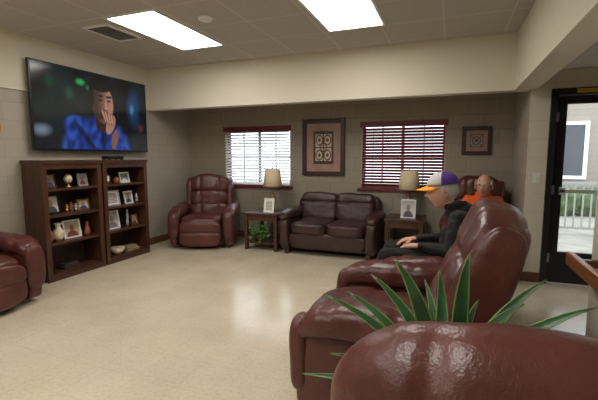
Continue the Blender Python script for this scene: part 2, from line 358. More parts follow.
# ------------------------------------------------------------- TV
r=empty('wall_television',(XL+0.06,3.05,1.485))
boxes('body',[((0.0,0,0),(0.035,1.78,1.015))],M_black,r,0.006)
boxes('mount',[((-0.06,0.6,0.3),(0.0,1.2,0.75))],M_blackm,r)
def tvf(s,t):
    n=noise.noise(Vector((s*7,t*5,1)))
    c=mixc((5,7,11),(11,24,30),max(0,min(1,0.5+n)))
    c=mixc(c,(14,42,42),ell(s,t,0.2,0.6,0.22,0.5,0.9)*0.5)
    for (cx,cy,rx,ry,k) in ((0.36,0.86,0.05,0.06,0.9),(0.42,0.80,0.025,0.05,.5),(0.27,0.7,.04,.10,.25),(0.12,.8,.05,.10,.2)):
        c=mixc(c,(40,170,90),ell(s,t,cx,cy,rx,ry,1.0)*k)
    c=mixc(c,(20,60,110),ell(s,t,0.86,0.62,0.09,0.36,1.0)*0.8)
    c=mixc(c,(90,160,190),ell(s,t,0.84,0.60,0.03,0.10,1.0)*0.6)
    c=mixc(c,(150,40,50),ell(s,t,0.93,0.34,0.04,0.08,1.2)*0.5)
    c=mixc(c,(170,185,200),ell(s,t,0.05,0.22,0.09,0.10,1.0)*0.6)
    n2=noise.noise(Vector((s*22,t*9,4)))
    sh=mixc((14,34,92),(34,68,150),max(0,min(1,0.5+n2*1.3)))
    c=mixc(c,sh,ell(s,t,0.50,-0.05,0.34,0.52,4))
    c=mixc(c,sh,ell(s,t,0.36,0.22,0.14,0.24,4,0.4))
    c=mixc(c,(8,16,46),ell(s,t,0.41,0.10,0.035,0.30,1.0,0.4)*0.9)
    c=mixc(c,(8,16,46),ell(s,t,0.54,0.14,0.03,0.24,1.0)*0.9)
    c=mixc(c,(44,30,30),ell(s,t,0.53,0.36,0.06,0.14,3))
    fx=ell(s,t,0.55,0.62,0.105,0.28,5)
    lite=max(0,min(1,(s-0.49)/0.12))*0.85+0.10*noise.noise(Vector((s*30,t*18,2)))
    c=mixc(c,mixc((52,34,30),(168,120,100),max(0,lite)),fx)
    c=mixc(c,(12,10,12),ell(s,t,0.54,0.875,0.11,0.10,4,0.1))
    c=mixc(c,(12,10,12),ell(s,t,0.452,0.72,0.022,0.16,3))
    for ex in (0.528,0.608):
        c=mixc(c,(16,12,12),ell(s,t,ex,0.725,0.032,0.018,2.4,0.1)*0.95)
        c=mixc(c,(22,15,15),ell(s,t,ex,0.670,0.022,0.018,2.0)*0.9)
    c=mixc(c,(196,146,124),ell(s,t,0.577,0.60,0.010,0.09,1.5)*0.6)
    c=mixc(c,(48,30,28),ell(s,t,0.572,0.535,0.020,0.012,2)*0.7)
    c=mixc(c,(40,26,24),ell(s,t,0.555,0.46,0.07,0.06,1.4)*0.7)
    c=mixc(c,(150,108,92),ell(s,t,0.615,0.35,0.044,0.15,4,-0.2))
    for k in range(4):
        fx=0.556+k*0.024
        c=mixc(c,(60,40,36),ell(s,t,fx,0.46-0.014*k,0.015,0.10,4,0.2-0.05*k))
        c=mixc(c,(168,122,104),ell(s,t,fx,0.46-0.014*k,0.0100,0.092,4,0.2-0.05*k))
    c=mixc(c,(112,78,68),ell(s,t,0.65,0.15,0.036,0.16,3,-0.15))
    return c
painted('screen',(0.0365,0.018,0.022),(0,1.744,0),(0,0,0.975),320,180,tvf,r,emit=1.0,rough=0.15)

# ------------------------------------------------------------- bookcases
SH=[0.08,0.43,0.75,1.05,1.34]
def bookcase(y0,y1):
    r=empty('bookcase',(XL+0.02,(y0+y1)/2,0)); w=(y1-y0)/2; d=0.31
    boxes('side_panels',[((0,-w,0),(d,-w+0.035,1.33)),((0,w-0.035,0),(d,w,1.33))],M_woodd,r,0.003)
    boxes('face_stiles',[((d,-w-0.004,0),(d+0.018,-w+0.055,1.33)),((d,w-0.055,0),(d+0.018,w+0.004,1.33))],M_woodd,r,0.003)
    boxes('shelves',[((0.01,-w+0.035,z-0.028),(d,w-0.035,z)) for z in SH[:4]],M_woodx,r,0.003)
    boxes('top_slab',[((0,-w-0.012,1.33),(d+0.03,w+0.012,1.37)),((d,-w+0.055,1.27),(d+0.016,w-0.055,1.33)),((d,-w+0.055,0.0),(d+0.016,w-0.055,0.075))],M_woodx,r,0.004)
    box('back_panel',(0,-w+0.035,0.05),(0.01,w-0.035,1.33),M_woodback,r)
    return r
bookcase(2.94,3.71); bookcase(3.745,4.51)

def photo_frame(name,y,z,w,h,fm,fn,x=-4.26,rz=90,bw=0.018,tilt=-10):
    r=empty(name,(x,y,z),rz)
    R=Matrix.Rotation(math.radians(tilt),4,'X')
    o1=boxes('frame',[((-w/2,-0.01,0),(-w/2+bw,0.008,h)),((w/2-bw,-0.01,0),(w/2,0.008,h)),((-w/2+bw,-0.01,0),(w/2-bw,0.008,bw)),((-w/2+bw,-0.01,h-bw),(w/2-bw,0.008,h)),((-w/2+bw,0.0,bw),(w/2-bw,0.008,h-bw))],fm,r,0.002)
    o2=painted('print',(-w/2+bw,-0.001,bw),(w-2*bw,0,0),(0,0,h-2*bw),24,24,fn,r)
    for o in (o1,o2): o.data.transform(R)
    boxes('easel',[((-0.012,0.01+0.10*h,0.0),(0.012,0.018+0.10*h+0.03,h*0.25))],M_black,r)
    return r
def port(bg,sk,sh):
    def f(s,t):
        c=mixc(bg,tuple(x*0.75 for x in bg),t)
        c=mixc(c,sh,ell(s,t,0.5,0.0,0.42,0.42,5)); return mixc(c,sk,ell(s,t,0.5,0.58,0.16,0.22,5))
    return f
def docf(s,t):
    if 0.1<s<0.9 and 0.12<t<0.9 and int(t*16)%2==0: return (130,128,122)
    return (236,234,226)
def vase(name,y,z,prof,m,x=-4.25):
    return lathe(name,prof,m,None,(x,y,z),24)
def figurine(name,y,z,h,m,x=-4.25):
    r=empty(name,(x,y,z),90)
    lathe('plinth',[(0.026,0),(0.026,0.012),(0.018,0.02)],M_woodd,r,n=16)
    lathe('figure',[(0.016,0.02),(0.024,0.03),(0.020,h*0.35),(0.012,h*0.5),(0.022,h*0.66),(0.018,h*0.72),(0.007,h*0.76),(0.013,h*0.84),(0.014,h*0.9),(0.008,h*0.97),(0.001,h)],m,r,n=16)
    lathe('arm_stub',[(0.006,h*0.45),(0.007,h*0.6),(0.004,h*0.68)],m,r,(0.026,0,0),n=10)
    return r
# left case
r=empty('globe_clock',(-4.24,3.33,SH[3]),90)
lathe('stand',[(0.035,0),(0.035,0.01),(0.01,0.02),(0.008,0.05),(0.02,0.055)],M_gold,r,n=20)
cushion('globe',(0,0,0.10),(0.046,0.046,0.05),M_ceramic,r,e=2,n=8,wr=0)
V=[];F=[]
for i in range(20):
    a=math.pi*1.3*i/19-0.65*math.pi
    for (rr,yy) in ((0.052,-.004),(0.058,-.004),(0.058,.004),(0.052,.004)): V.append((rr*math.sin(a+math.pi/2),yy,0.10+rr*math.cos(a+math.pi/2)))
for i in range(19):
    for k in range(4): F.append((i*4+k,i*4+(k+1)%4,i*4+4+(k+1)%4,i*4+4+k))
add('meridian',V,F,M_gold,r)
photo_frame('photo_frame',3.12,SH[2],0.22,0.23,M_black,port((225,220,212),(150,110,90),(70,70,80)),bw=0.022)
photo_frame('photo_frame',3.55,SH[3],0.14,0.16,M_silver,port((190,185,178),(150,110,90),(120,50,50)))
photo_frame('photo_frame',3.12,SH[3],0.15,0.17,M_woodd,port((170,165,150),(150,110,90),(60,60,90)))
for i,y in enumerate((3.30,3.36,3.42)):
    figurine('figurine',y,SH[2],0.10+0.02*(i%2),(M_gold,M_brownc,M_silver)[i])
photo_frame('photo_frame',3.54,SH[2],0.17,0.14,M_gold,port((200,190,170),(150,110,90),(60,60,110)))
vase('brown_jug',3.05,SH[1],[(0.04,0),(0.055,0.05),(0.05,0.10),(0.025,0.15),(0.03,0.19)],M_brownc)
vase('ceramic_vase',3.17,SH[1],[(0.03,0),(0.058,0.04),(0.062,0.10),(0.035,0.15),(0.025,0.18),(0.045,0.21)],M_ceramic)
photo_frame('photo_frame',3.37,SH[1],0.23,0.22,M_white,port((205,190,160),(130,90,70),(120,60,50)))
vase('bud_vase',3.56,SH[1],[(0.025,0),(0.038,0.03),(0.03,0.09),(0.014,0.13),(0.02,0.17)],M_brownc)
boxes('book_stack',[((-4.36,3.2,SH[0]),(-4.22,3.42,SH[0]+0.03)),((-4.35,3.21,SH[0]+0.03),(-4.23,3.40,SH[0]+0.055))],mat('book_cover',(60,45,40),0.6),None,0.003)
# right case
r=empty('mantel_clock',(-4.24,3.88,SH[3]),90)
boxes('clock_base',[((-0.06,-0.03,0),(0.06,0.03,0.02))],M_woodd,r,0.004)
V=[(0.055*math.cos(2*math.pi*i/28),y,0.075+0.055*math.sin(2*math.pi*i/28)) for y in (-0.02,0.02) for i in range(28)]
add('clock_case',V,[(i,(i+1)%28,28+(i+1)%28,28+i) for i in range(28)]+[tuple(range(28))[::-1],tuple(range(28,56))],M_gold,r)
painted('dial',(-0.032,-0.0215,0.043),(0.064,0,0),(0,0,0.064),16,16,lambda s,t:(30,28,25) if (abs(s-0.5)<0.05 and 0.5<t<0.85) or (abs(t-0.5)<0.05 and 0.5<s<0.8) else (235,230,215),r)
photo_frame('photo_frame',4.22,SH[3],0.17,0.15,M_white,port((110,150,150),(150,110,90),(220,220,220)))
vase('sugar_bowl',4.06,SH[3],[(0.03,0),(0.045,0.02),(0.045,0.06),(0.02,0.08),(0.008,0.095)],M_brownc)
photo_frame('photo_frame',3.99,SH[2],0.26,0.21,M_silver,docf)
photo_frame('photo_frame',4.28,SH[2],0.15,0.18,M_white,port((190,185,180),(150,110,90),(60,60,70)))
figurine('trophy',4.41,SH[2],0.14,M_silver)
photo_frame('photo_frame',3.98,SH[1],0.24,0.25,M_white,port((215,210,202),(150,120,100),(120,120,130)))
figurine('angel_figurine',4.22,SH[1],0.25,M_silver)
photo_frame('photo_frame',4.37,SH[1],0.13,0.16,M_gold,port((180,170,150),(150,120,100),(90,60,60)))
vase('bowl',4.02,SH[0],[(0.04,0),(0.07,0.03),(0.10,0.09),(0.092,0.09),(0.06,0.03)],M_ceramic)
boxes('book_stack',[((-4.36,4.15,SH[0]),(-4.2,4.38,SH[0]+0.035)),((-4.35,4.17,SH[0]+0.035),(-4.22,4.36,SH[0]+0.07))],mat('book_cover_b',(150,130,100),0.6),None,0.003)
r=empty('cable_box',(-4.28,4.05,1.37),90)
boxes('case',[((-0.12,-0.07,0.006),(0.12,0.07,0.05))],M_black,r,0.004)
boxes('feet',[((x-0.01,y-0.01,0),(x+0.01,y+0.01,0.008)) for x in (-.1,.1) for y in (-.05,.05)],M_blackm,r)
r=empty('wall_clock',(XL+0.001,2.64,1.72),90)
V=[(0.12*math.cos(2*math.pi*i/36),y,0.12*math.sin(2*math.pi*i/36)) for y in (-0.03,-0.0) for i in range(36)]
add('rim',V,[(i,(i+1)%36,36+(i+1)%36,36+i) for i in range(36)]+[tuple(range(36))[::-1],tuple(range(36,72))],mat('clock_wood',(190,110,50),0.4),r)
V=[(0.095*math.cos(2*math.pi*i/36),y,0.095*math.sin(2*math.pi*i/36)) for y in (-0.033,-0.03) for i in range(36)]
add('face',V,[(i,(i+1)%36,36+(i+1)%36,36+i) for i in range(36)]+[tuple(range(36))[::-1],tuple(range(36,72))],M_white,r)
boxes('hands',[((-0.003,-0.037,0),(0.003,-0.034,0.07)),((0,-0.037,-0.003),(0.05,-0.034,0.003))],M_black,r)

# ------------------------------------------------------------- recliner
def recliner(name,loc,rz,recl=14,bl=0.76,w=1.0,m=M_leath,res=20,scale=1.0,armz=0.0,dome=False):
    r=empty(name,loc,rz,scale); k=w
    cushion('base_frame',(0,0.0,0.17),(0.40*k,0.38,0.14),m,r,e=9,n=10,wr=0.0)
    for s,nm in ((-1,'right'),(1,'left')):
        def side(q,p):
            p=p.copy(); 
            if q.z>0.3: p.y-=0.02
            p.x+=s*0.012*math.cos(q.z*1.5)*math.cos(q.y*1.5)
            return p
        cushion(nm+'_side_panel',(s*0.425*k,-0.02,0.28+armz/2),(0.065*k,0.44,0.25+armz/2),m,r,e=7,n=res,f=side,wr=0.004)
        def pad(q,p):
            p=p.copy(); t=q.y
            p.z-=0.10*max(0,-t-0.35)**2*2.2
            p.z+=0.02*max(0,t)
            p.x*=1+0.10*max(0,-t)
            for yy in (-0.52,0.25):
                d=(t-yy)/0.06; g=math.exp(-d*d); p.z-=0.012*g*(1 if q.z>0 else 0); p.x*=1-0.04*g
            return p
        cushion(nm+'_arm_pad',(s*0.425*k,-0.05,0.565+armz),(0.105*k,0.44,0.085),m,r,e=3,n=res+6,f=pad,wr=0.012,wf=7)
        cushion(nm+'_arm_front',(s*0.425*k,-0.44,0.36+armz/2),(0.085*k,0.06,0.21+armz/2),m,r,e=3.2,n=12,wr=0.008)
    def seat(q,p):
        p=p.copy()
        if q.z>0: p.z+=0.02*math.cos(q.x*1.5)*math.cos(q.y*1.5)-0.008*math.exp(-((q.y+0.1)/0.05)**2)
        return p
    cushion('seat_cushion',(0,-0.13,0.40),(0.335*k,0.40,0.10),m,r,e=4,n=res,f=seat,wr=0.012)
    def foot(q,p):
        p=p.copy(); g=math.exp(-((q.z-0.1)/0.07)**2)
        if q.y<0: p.y+=0.025*g
        return p
    cushion('footrest',(0,-0.475,0.25),(0.325*k,0.075,0.20),m,r,e=4.5,n=res,f=foot,wr=0.008)
    Mb=Matrix.Translation((0,0.22,0.38))@Matrix.Rotation(math.radians(-recl),4,'X')
    bs=0.86 if dome else 1.0
    cushion('back_shell',(0,0.09,bl*0.46*bs),(0.36*k*bs,0.075,bl*0.50*bs),m,r,e=5 if not dome else 2.8,n=res,wr=0.006,M=Mb)
    def bc(q,p):
        p=p.copy()
        if q.y<0.2:
            for xx in (-0.42,0.42): p.y+=0.018*math.exp(-((q.x-xx)/0.07)**2)
        return p
    cushion('lumbar_cushion',(0,-0.01,bl*0.18),(0.34*k,0.115,bl*0.20),m,r,e=3.2,n=res+4,f=bc,wr=0.014,wf=6,M=Mb)
    cushion('middle_cushion',(0,0.0,bl*0.46),(0.355*k,0.125,bl*0.20),m,r,e=3.0,n=res+4,f=bc,wr=0.014,wf=6,M=Mb)
    def hd(q,p):
        p=p.copy(); p.z-=0.03*abs(q.x)**2.5
        if q.y<0.2:
            for xx in (-0.42,0.42): p.y+=0.016*math.exp(-((q.x-xx)/0.07)**2)
        if dome:
            g=math.exp(-((q.y-0.15+0.25*q.x*q.x)/0.05)**2)*(1 if q.z>0 else 0); p.z-=0.008*g
        return p
    if dome: cushion('head_cushion',(0,0.02,bl*0.70),(0.41*k,0.17,bl*0.30),m,r,e=2.3,n=res+14,f=hd,wr=0.012,wf=5,M=Mb)
    else: cushion('head_cushion',(0,0.02,bl*0.80),(0.37*k,0.145,bl*0.22),m,r,e=2.9,n=res+8,f=hd,wr=0.015,wf=6,M=Mb)
    if not dome:
        for s in (-1,1):
            cushion('back_wing',(s*0.35*k,0.04,bl*0.5),(0.055*k,0.12,bl*0.44),m,r,e=3.2,n=res,wr=0.010,M=Mb)
    boxes('floor_base',[((-0.3*k,-0.30,0.0),(-0.24*k,0.34,0.04)),((0.24*k,-0.30,0.0),(0.3*k,0.34,0.04))],M_blackm,r)
    if res>18:
        lathe('release_lever',[(0.012,0),(0.012,0.10),(0.016,0.12),(0.012,0.13)],M_blackm,r,(-0.50*k,-0.15,0.30),n=12)
    return r
recliner('recliner',(-3.70,5.36,0),22,recl=10,bl=0.74,w=0.98,res=18)
recliner('recliner',(-0.27,2.34,0),-90,recl=22,bl=0.82,w=1.08,res=28)
recliner('recliner',(-0.07,3.44,0),-90,recl=8,bl=0.62,w=0.96,res=16)
recliner('recliner',(0.345,5.40,0),0,recl=10,bl=0.78,w=0.84,res=16)
recliner('recliner',(0.125,0.50,0),-8,recl=14,bl=0.69,w=1.06,res=30,dome=True)
recliner('recliner',(-4.06,2.02,0),90,recl=4,bl=0.66,w=1.12,res=18,scale=(1,0.82,1))

# ------------------------------------------------------------- loveseat
r=empty('loveseat',(-1.60,5.54,0)); m=M_leath2
cushion('base',(0,0.02,0.20),(0.62,0.38,0.13),m,r,e=9,n=12,wr=0)
cushion('front_rail',(0,-0.36,0.22),(0.56,0.05,0.11),m,r,e=5,n=12,wr=0.004)
for s,nm in ((-1,'left'),(1,'right')):
    cushion(nm+'_seat_cushion',(s*0.275,-0.12,0.39),(0.278,0.33,0.095),m,r,e=5,n=20,wr=0.010)
    Mb=Matrix.Translation((s*0.285,0.20,0.44))@Matrix.Rotation(math.radians(-12),4,'X')
    cushion(nm+'_back_cushion',(0,0,0.20),(0.292,0.12,0.225),m,r,e=6,n=24,wr=0.010,M=Mb,f=lambda q,p: p+Vector((0,0.03*math.exp(-((q.z-0.30)/0.07)**2) if q.y<0 else 0,0)))
    def arm(q,p):
        p=p.copy(); p.x+=s*0.03*max(0,q.z)**2
        p.z-=0.05*max(0,-q.y-0.2)**2
        return p
    cushion(nm+'_arm',(s*0.625,-0.03,0.33),(0.085,0.41,0.27),m,r,e=4.5,n=20,f=arm,wr=0.006)
    cushion(nm+'_arm_roll',(s*0.64,-0.04,0.56),(0.11,0.41,0.075),m,r,e=2.8,n=20,wr=0.008,f=lambda q,p: p-Vector((0,0,0.06*max(0,-q.y-0.3)**2)))
    boxes('foot_'+nm,[((s*0.60-0.03,-0.38,0),(s*0.60+0.03,-0.32,0.09)),((s*0.60-0.03,0.32,0),(s*0.60+0.03,0.38,0.09))],M_woodd,r,0.004)
cushion('back_frame',(0,0.35,0.45),(0.66,0.09,0.38),m,r,e=7,n=20,wr=0.004)

# ------------------------------------------------------------- end tables, lamps
def end_table(name,loc,w=0.54,d=0.58,h=0.57):
    r=empty(name,loc); a,b=w/2,d/2
    boxes('top',[((-a-0.015,-b-0.015,h-0.03),(a+0.015,b+0.015,h))],M_woodx,r,0.006)
    boxes('legs',[((sx*(a-0.025)-0.025,sy*(b-0.025)-0.025,0),(sx*(a-0.025)+0.025,sy*(b-0.025)+0.025,h-0.03)) for sx in (-1,1) for sy in (-1,1)],M_woodd,r,0.003)
    boxes('apron',[((-a+0.05,-b+0.008,h-0.12),(a-0.05,-b+0.028,h-0.03)),((-a+0.05,b-0.028,h-0.12),(a-0.05,b-0.008,h-0.03)),((-a+0.008,-b+0.05,h-0.12),(-a+0.028,b-0.05,h-0.03)),((a-0.028,-b+0.05,h-0.12),(a-0.008,b-0.05,h-0.03))],M_woodd,r)
    boxes('lower_shelf',[((-a+0.01,-b+0.01,0.10),(a-0.01,b-0.01,0.125))],M_woodx,r,0.003)
    return r
def lamp(name,loc,s=1.0):
    r=empty(name,loc,20,s)
    lathe('base',[(0.075,0),(0.075,0.015),(0.04,0.03),(0.025,0.05),(0.045,0.09),(0.055,0.14),(0.035,0.20),(0.018,0.24),(0.022,0.26),(0.010,0.28),(0.008,0.40)],M_lbase,r,n=24)
    lathe('shade',[(0.150,0.30),(0.118,0.52),(0.114,0.52),(0.146,0.30)],M_shade,r,n=32)
    lathe('shade_trim',[(0.152,0.298),(0.153,0.312),(0.148,0.312)],M_lbase,r,n=32)
    lathe('finial',[(0.004,0.40),(0.004,0.53),(0.010,0.54),(0.001,0.56)],M_gold,r,n=12)
    cushion('bulb',(0,0,0.40),(0.03,0.03,0.045),M_white,r,e=2,n=6,wr=0)
    return r
end_table('end_table',(-2.64,5.48,0))
lamp('table_lamp',(-2.61,5.58,0.57),(1.0,1.0,1.24))
photo_frame('tabletop_frame',5.28,0.572,0.17,0.22,M_white,docf,x=-2.54,rz=0)
end_table('end_table',(-0.56,5.62,0),0.50,0.56,0.57)
lamp('table_lamp',(-0.54,5.72,0.57),(1.0,1.0,1.24))
photo_frame('tabletop_frame',5.46,0.572,0.20,0.26,M_silver,port((215,210,205),(150,120,105),(80,80,95)),x=-0.52,rz=0)

def leaf_mesh(pts,wid,m,name,parent,fold=0.30,roll=0.0):
    V=[];F=[];n=len(pts)
    for i,p in enumerate(pts):
        t=i/(n-1); d=(pts[min(i+1,n-1)]-pts[max(i-1,0)]).normalized()
        side=d.cross(Vector((0,0,1)))
        if side.length<0.05: side=Vector((1,0,0))
        side.normalize(); side=Matrix.Rotation(roll,3,d)@side; up=side.cross(d)
        w=wid*(math.sin(min(1,t*2.2+0.45)*math.pi/2))*(1-t**2.0)+0.0008
        V+=[p-side*w+up*w*fold,p-side*w*0.80+up*w*fold*0.7,p,p+side*w*0.80+up*w*fold*0.7,p+side*w+up*w*fold]
    for i in range(n-1):
        for k in range(4): F.append((i*5+k,i*5+k+1,i*5+5+k+1,i*5+5+k))
    mi=[(1 if k in (0,3) else 0) for i in range(n-1) for k in range(4)]
    o=add(name,V,F,None,parent,True,mats=m,mi=mi)
    md=o.modifiers.new('thick','SOLIDIFY'); md.thickness=0.0025
    return o
M_ag=mat('agave_green',(50,90,54),0.38,var=0.3,vscale=8); M_ag2=mat('agave_edge',(118,146,84),0.4,var=0.15,vscale=8)
r=empty('potted_yucca',(0.02,1.46,0))
lathe('planter',[(0.11,0),(0.115,0.02),(0.145,0.42),(0.155,0.44),(0.150,0.46),(0.135,0.46),(0.130,0.42)],M_pot,r,n=32)
lathe('soil',[(0.131,0.40),(0.131,0.43),(0.001,0.435)],M_soil,r,n=24)
lathe('trunk',[(0.03,0.42),(0.028,0.50),(0.02,0.56),(0.004,0.60)],mat('trunk_brown',(110,90,60),0.8,bump=0.5),r,n=14)
tips=[(-0.39,0.02,0.87,.026),(-0.20,-0.02,1.03,.042),(-0.045,0.02,0.99,.030),(0.055,0.03,1.06,.038),(0.29,0.0,1.0,.029),(0.43,-0.01,0.93,.030),(-0.475,-0.02,0.86,.024),
      (-0.55,-0.06,0.53,.024),(0.20,0.06,0.84,.026),(-0.28,-0.14,0.74,.032),(0.36,0.10,0.74,.026),(-0.10,0.12,0.92,.024),(0.16,-0.16,0.80,.032),(-0.42,-0.10,0.66,.028),(0.10,0.13,0.86,.024),(-0.30,0.05,0.94,.026),(0.22,-0.06,0.93,.026)]
for i,(x,y,z,w) in enumerate(tips):
    b0=Vector((0.025*math.copysign(1,x),-0.01,0.50+0.004*i)); tip=Vector((x,y,z)); ctrl=Vector((x*0.40,y*0.4,b0.z+(z-b0.z)*0.66+0.02))
    pts=[(b0*(1-t)**2+ctrl*2*t*(1-t)+tip*t*t) for t in [j/12 for j in range(13)]]
    leaf_mesh(pts,w,[M_ag,M_ag2],'leaf_%d'%(i+1),r,roll=(1 if x>0 else -1)*(0.75+0.3*random.random()))
# pothos under end table
r=empty('potted_pothos',(-2.72,5.30,0.125))
lathe('pot',[(0.05,0),(0.07,0.10),(0.075,0.11),(0.068,0.11),(0.064,0.10)],M_pot,r,n=20)
V=[];F=[]
for i in range(110):
    a=random.uniform(0,2*math.pi); rr=random.uniform(0.02,0.17); zz=0.13+random.uniform(-0.10,0.14)*(1.0) ; 
    c=Vector((rr*math.cos(a),rr*math.sin(a)*0.8-0.05,zz)); s=random.uniform(0.024,0.040)
    R=Euler((random.uniform(-0.9,0.9),random.uniform(-0.9,0.9),a)).to_matrix(); b=len(V)
    for p in ((0,0,0),(0.5,0.55,0.12),(1.1,0.45,0.1),(1.9,0,-0.1),(1.1,-0.45,0.1),(0.5,-0.55,0.12)): V.append(c+R@(Vector(p)*s))
    F+=[(b,b+1,b+2,b+3),(b,b+3,b+4,b+5)]
add('foliage',V,F,mat('pothos_green',(76,136,58),0.4,var=0.3,vscale=10),r)
lathe('stems',[(0.02,0.09),(0.035,0.15),(0.015,0.2)],M_ag,r,n=10)

# ------------------------------------------------------------- wall art
def wall_art(name,x0,x1,z0,z1,bw,fn):
    r=empty(name,((x0+x1)/2,YB,z0)); w=(x1-x0)/2; h=z1-z0
    M_f=mat('frame_mahogany',(52,28,24),0.35)
    boxes('frame',[((-w,-0.035,0),(-w+bw,-0.001,h)),((w-bw,-0.035,0),(w,-0.001,h)),((-w+bw,-0.035,0),(w-bw,-0.001,bw)),((-w+bw,-0.035,h-bw),(w-bw,-0.001,h))],M_f,r,0.006)
    box('backing',(-w+bw,-0.012,bw),(w-bw,-0.002,h-bw),M_f,r)
    painted('artwork',(-w+bw,-0.0135,bw),(2*w-2*bw,0,0),(0,0,h-2*bw),96,120,fn,r,rough=0.3)
def art1(s,t):
    c=mixc((150,118,108),(168,136,124),0.5+0.5*noise.noise(Vector((s*4,t*4,0))))
    if 0.20<s<0.80 and 0.15<t<0.85: c=(60,42,38)
    if 0.235<s<0.765 and 0.185<t<0.815:
        c=(196,180,160)
        a=(s-0.5)/0.265; b=(t-0.5)/0.315
        if abs(a)<0.05 or abs(b)<0.035 or abs(abs(a)-0.93)<0.06 or abs(abs(b)-0.94)<0.05: c=(56,40,36)
        for (cx,cy) in ((0.45,0.5),(-0.45,0.5),(0.45,-0.5),(-0.45,-0.5)):
            rr=math.hypot(a-cx,(b-cy)*1.1)
            if 0.30<rr<0.40 or rr<0.14: c=(70,48,42)
        rr=math.hypot(a,b*1.2)
        if 0.26<rr<0.38: c=(110,60,50)
    return c
def art2(s,t):
    c=(150,118,106)
    if 0.20<s<0.80 and 0.2<t<0.8:
        c=(150,140,124); a=(s-0.5)/0.3;b=(t-0.5)/0.3; rr=math.hypot(a,b)
        if abs(a)>0.88 or abs(b)>0.88 or 0.55<rr<0.68 or abs(abs(a)-abs(b))<0.09 or rr<0.22: c=(46,34,30)
    return c
wall_art('framed_picture',-2.27,-1.56,1.11,2.01,0.07,art1)
wall_art('framed_picture',0.13,0.51,1.44,1.83,0.05,art2)
r=empty('light_switch',(0.885,YD,1.12))
boxes('plate',[((-0.035,-0.006,0),(0.035,0,0.115))],M_white,r,0.003)
boxes('toggle',[((-0.006,-0.016,0.048),(0.006,-0.006,0.068))],M_white,r,0.001)

# ------------------------------------------------------------- people
def blob(name,bones,voxel,mats,parent,smooth=4,fold=0.0):
    bm=bmesh.new()
    for (p0,r0,p1,r1,lab) in bones:
        p0=Vector(p0);p1=Vector(p1); d=(p1-p0).length; n=max(1,int(d/(0.30*min(r0,r1)))+1)
        for i in range(n+1):
            t=i/n; rr=r0*(1-t)+r1*t
            bmesh.ops.create_icosphere(bm,subdivisions=2,radius=rr,matrix=Matrix.Translation(p0.lerp(p1,t)))
    me=D.meshes.new('tmp'); bm.to_mesh(me); bm.free()
    o=D.objects.new('tmp',me); COL.objects.link(o)
    md=o.modifiers.new('r','REMESH'); md.mode='VOXEL'; md.voxel_size=voxel
    sm=o.modifiers.new('s','SMOOTH'); sm.iterations=smooth; sm.factor=0.5
    dg=C.evaluated_depsgraph_get(); ev=o.evaluated_get(dg)
    nm=D.meshes.new_from_object(ev); D.objects.remove(o); nm.name=name
    nm.materials.clear()
    for mm in mats: nm.materials.append(mm)
    segs=[(Vector(a),ra,Vector(b),rb,l) for a,ra,b,rb,l in bones]
    multi=len(mats)>1
    for p in nm.polygons:
        p.use_smooth=True
        if multi:
            c=p.center; best=1e9; bl=0
            for a,ra,b,rb,l in segs:
                ab=b-a; L2=ab.length_squared; t=0 if L2<1e-9 else max(0,min(1,(c-a).dot(ab)/L2))
                dd=(c-(a+ab*t)).length-(ra*(1-t)+rb*t)
                if dd<best: best=dd; bl=l
            p.material_index=bl
    if fold:
        nor=[v.normal.copy() for v in nm.vertices]
        for v,nn in zip(nm.vertices,nor):
            q=v.co; w=noise.noise(Vector((q.x*9,q.y*9,q.z*22)))+0.5*noise.noise(Vector((q.x*24,q.y*24,q.z*30+5)))
            v.co=q+nn*fold*w
    ob=D.objects.new(name,nm); COL.objects.link(ob); ob.parent=parent
    return ob
def hand(name,wrist,d,up,thumb,parent,curl=0.45,s=1.0):
    wrist=Vector(wrist); d=Vector(d).normalized(); up=Vector(up); up=(up-d*up.dot(d)).normalized()
    side=Vector(thumb); side=(side-d*side.dot(d)-up*side.dot(up)).normalized()
    B=[]
    lens=[0.072,0.080,0.074,0.058]
    for i in range(4):
        off=(1.5-i)*0.021*s
        kn=wrist+d*(0.088-0.006*abs(i-1))*s+side*off
        B.append((wrist+side*off*0.55,0.017*s,kn,0.0135*s,0))
        p=kn; ang=curl*0.5
        for j,fr in enumerate((0.45,0.31,0.24)):
            dirv=d*math.cos(ang)-up*math.sin(ang)
            q=p+dirv*lens[i]*fr*s
            B.append((p,(0.0098-0.0008*j)*s,q,(0.0090-0.0008*j)*s,0)); p=q; ang+=curl*(0.7+0.1*i)
    t0=wrist+d*0.028*s+side*0.026*s; t1=t0+(d*0.65+side*0.6-up*0.25)*0.042*s; t2=t1+(d*0.9+side*0.2-up*0.3)*0.032*s; t3=t2+(d*0.95-up*0.35)*0.026*s
    B+=[(wrist+d*0.01,0.018*s,t0,0.016*s,0),(t0,0.016*s,t1,0.012*s,0),(t1,0.012*s,t2,0.010*s,0),(t2,0.010*s,t3,0.0085*s,0)]
    B.append((wrist-d*0.05*s,0.024*s,wrist,0.021*s,0))
    return blob(name,B,0.0035,[M_skin],parent,2)
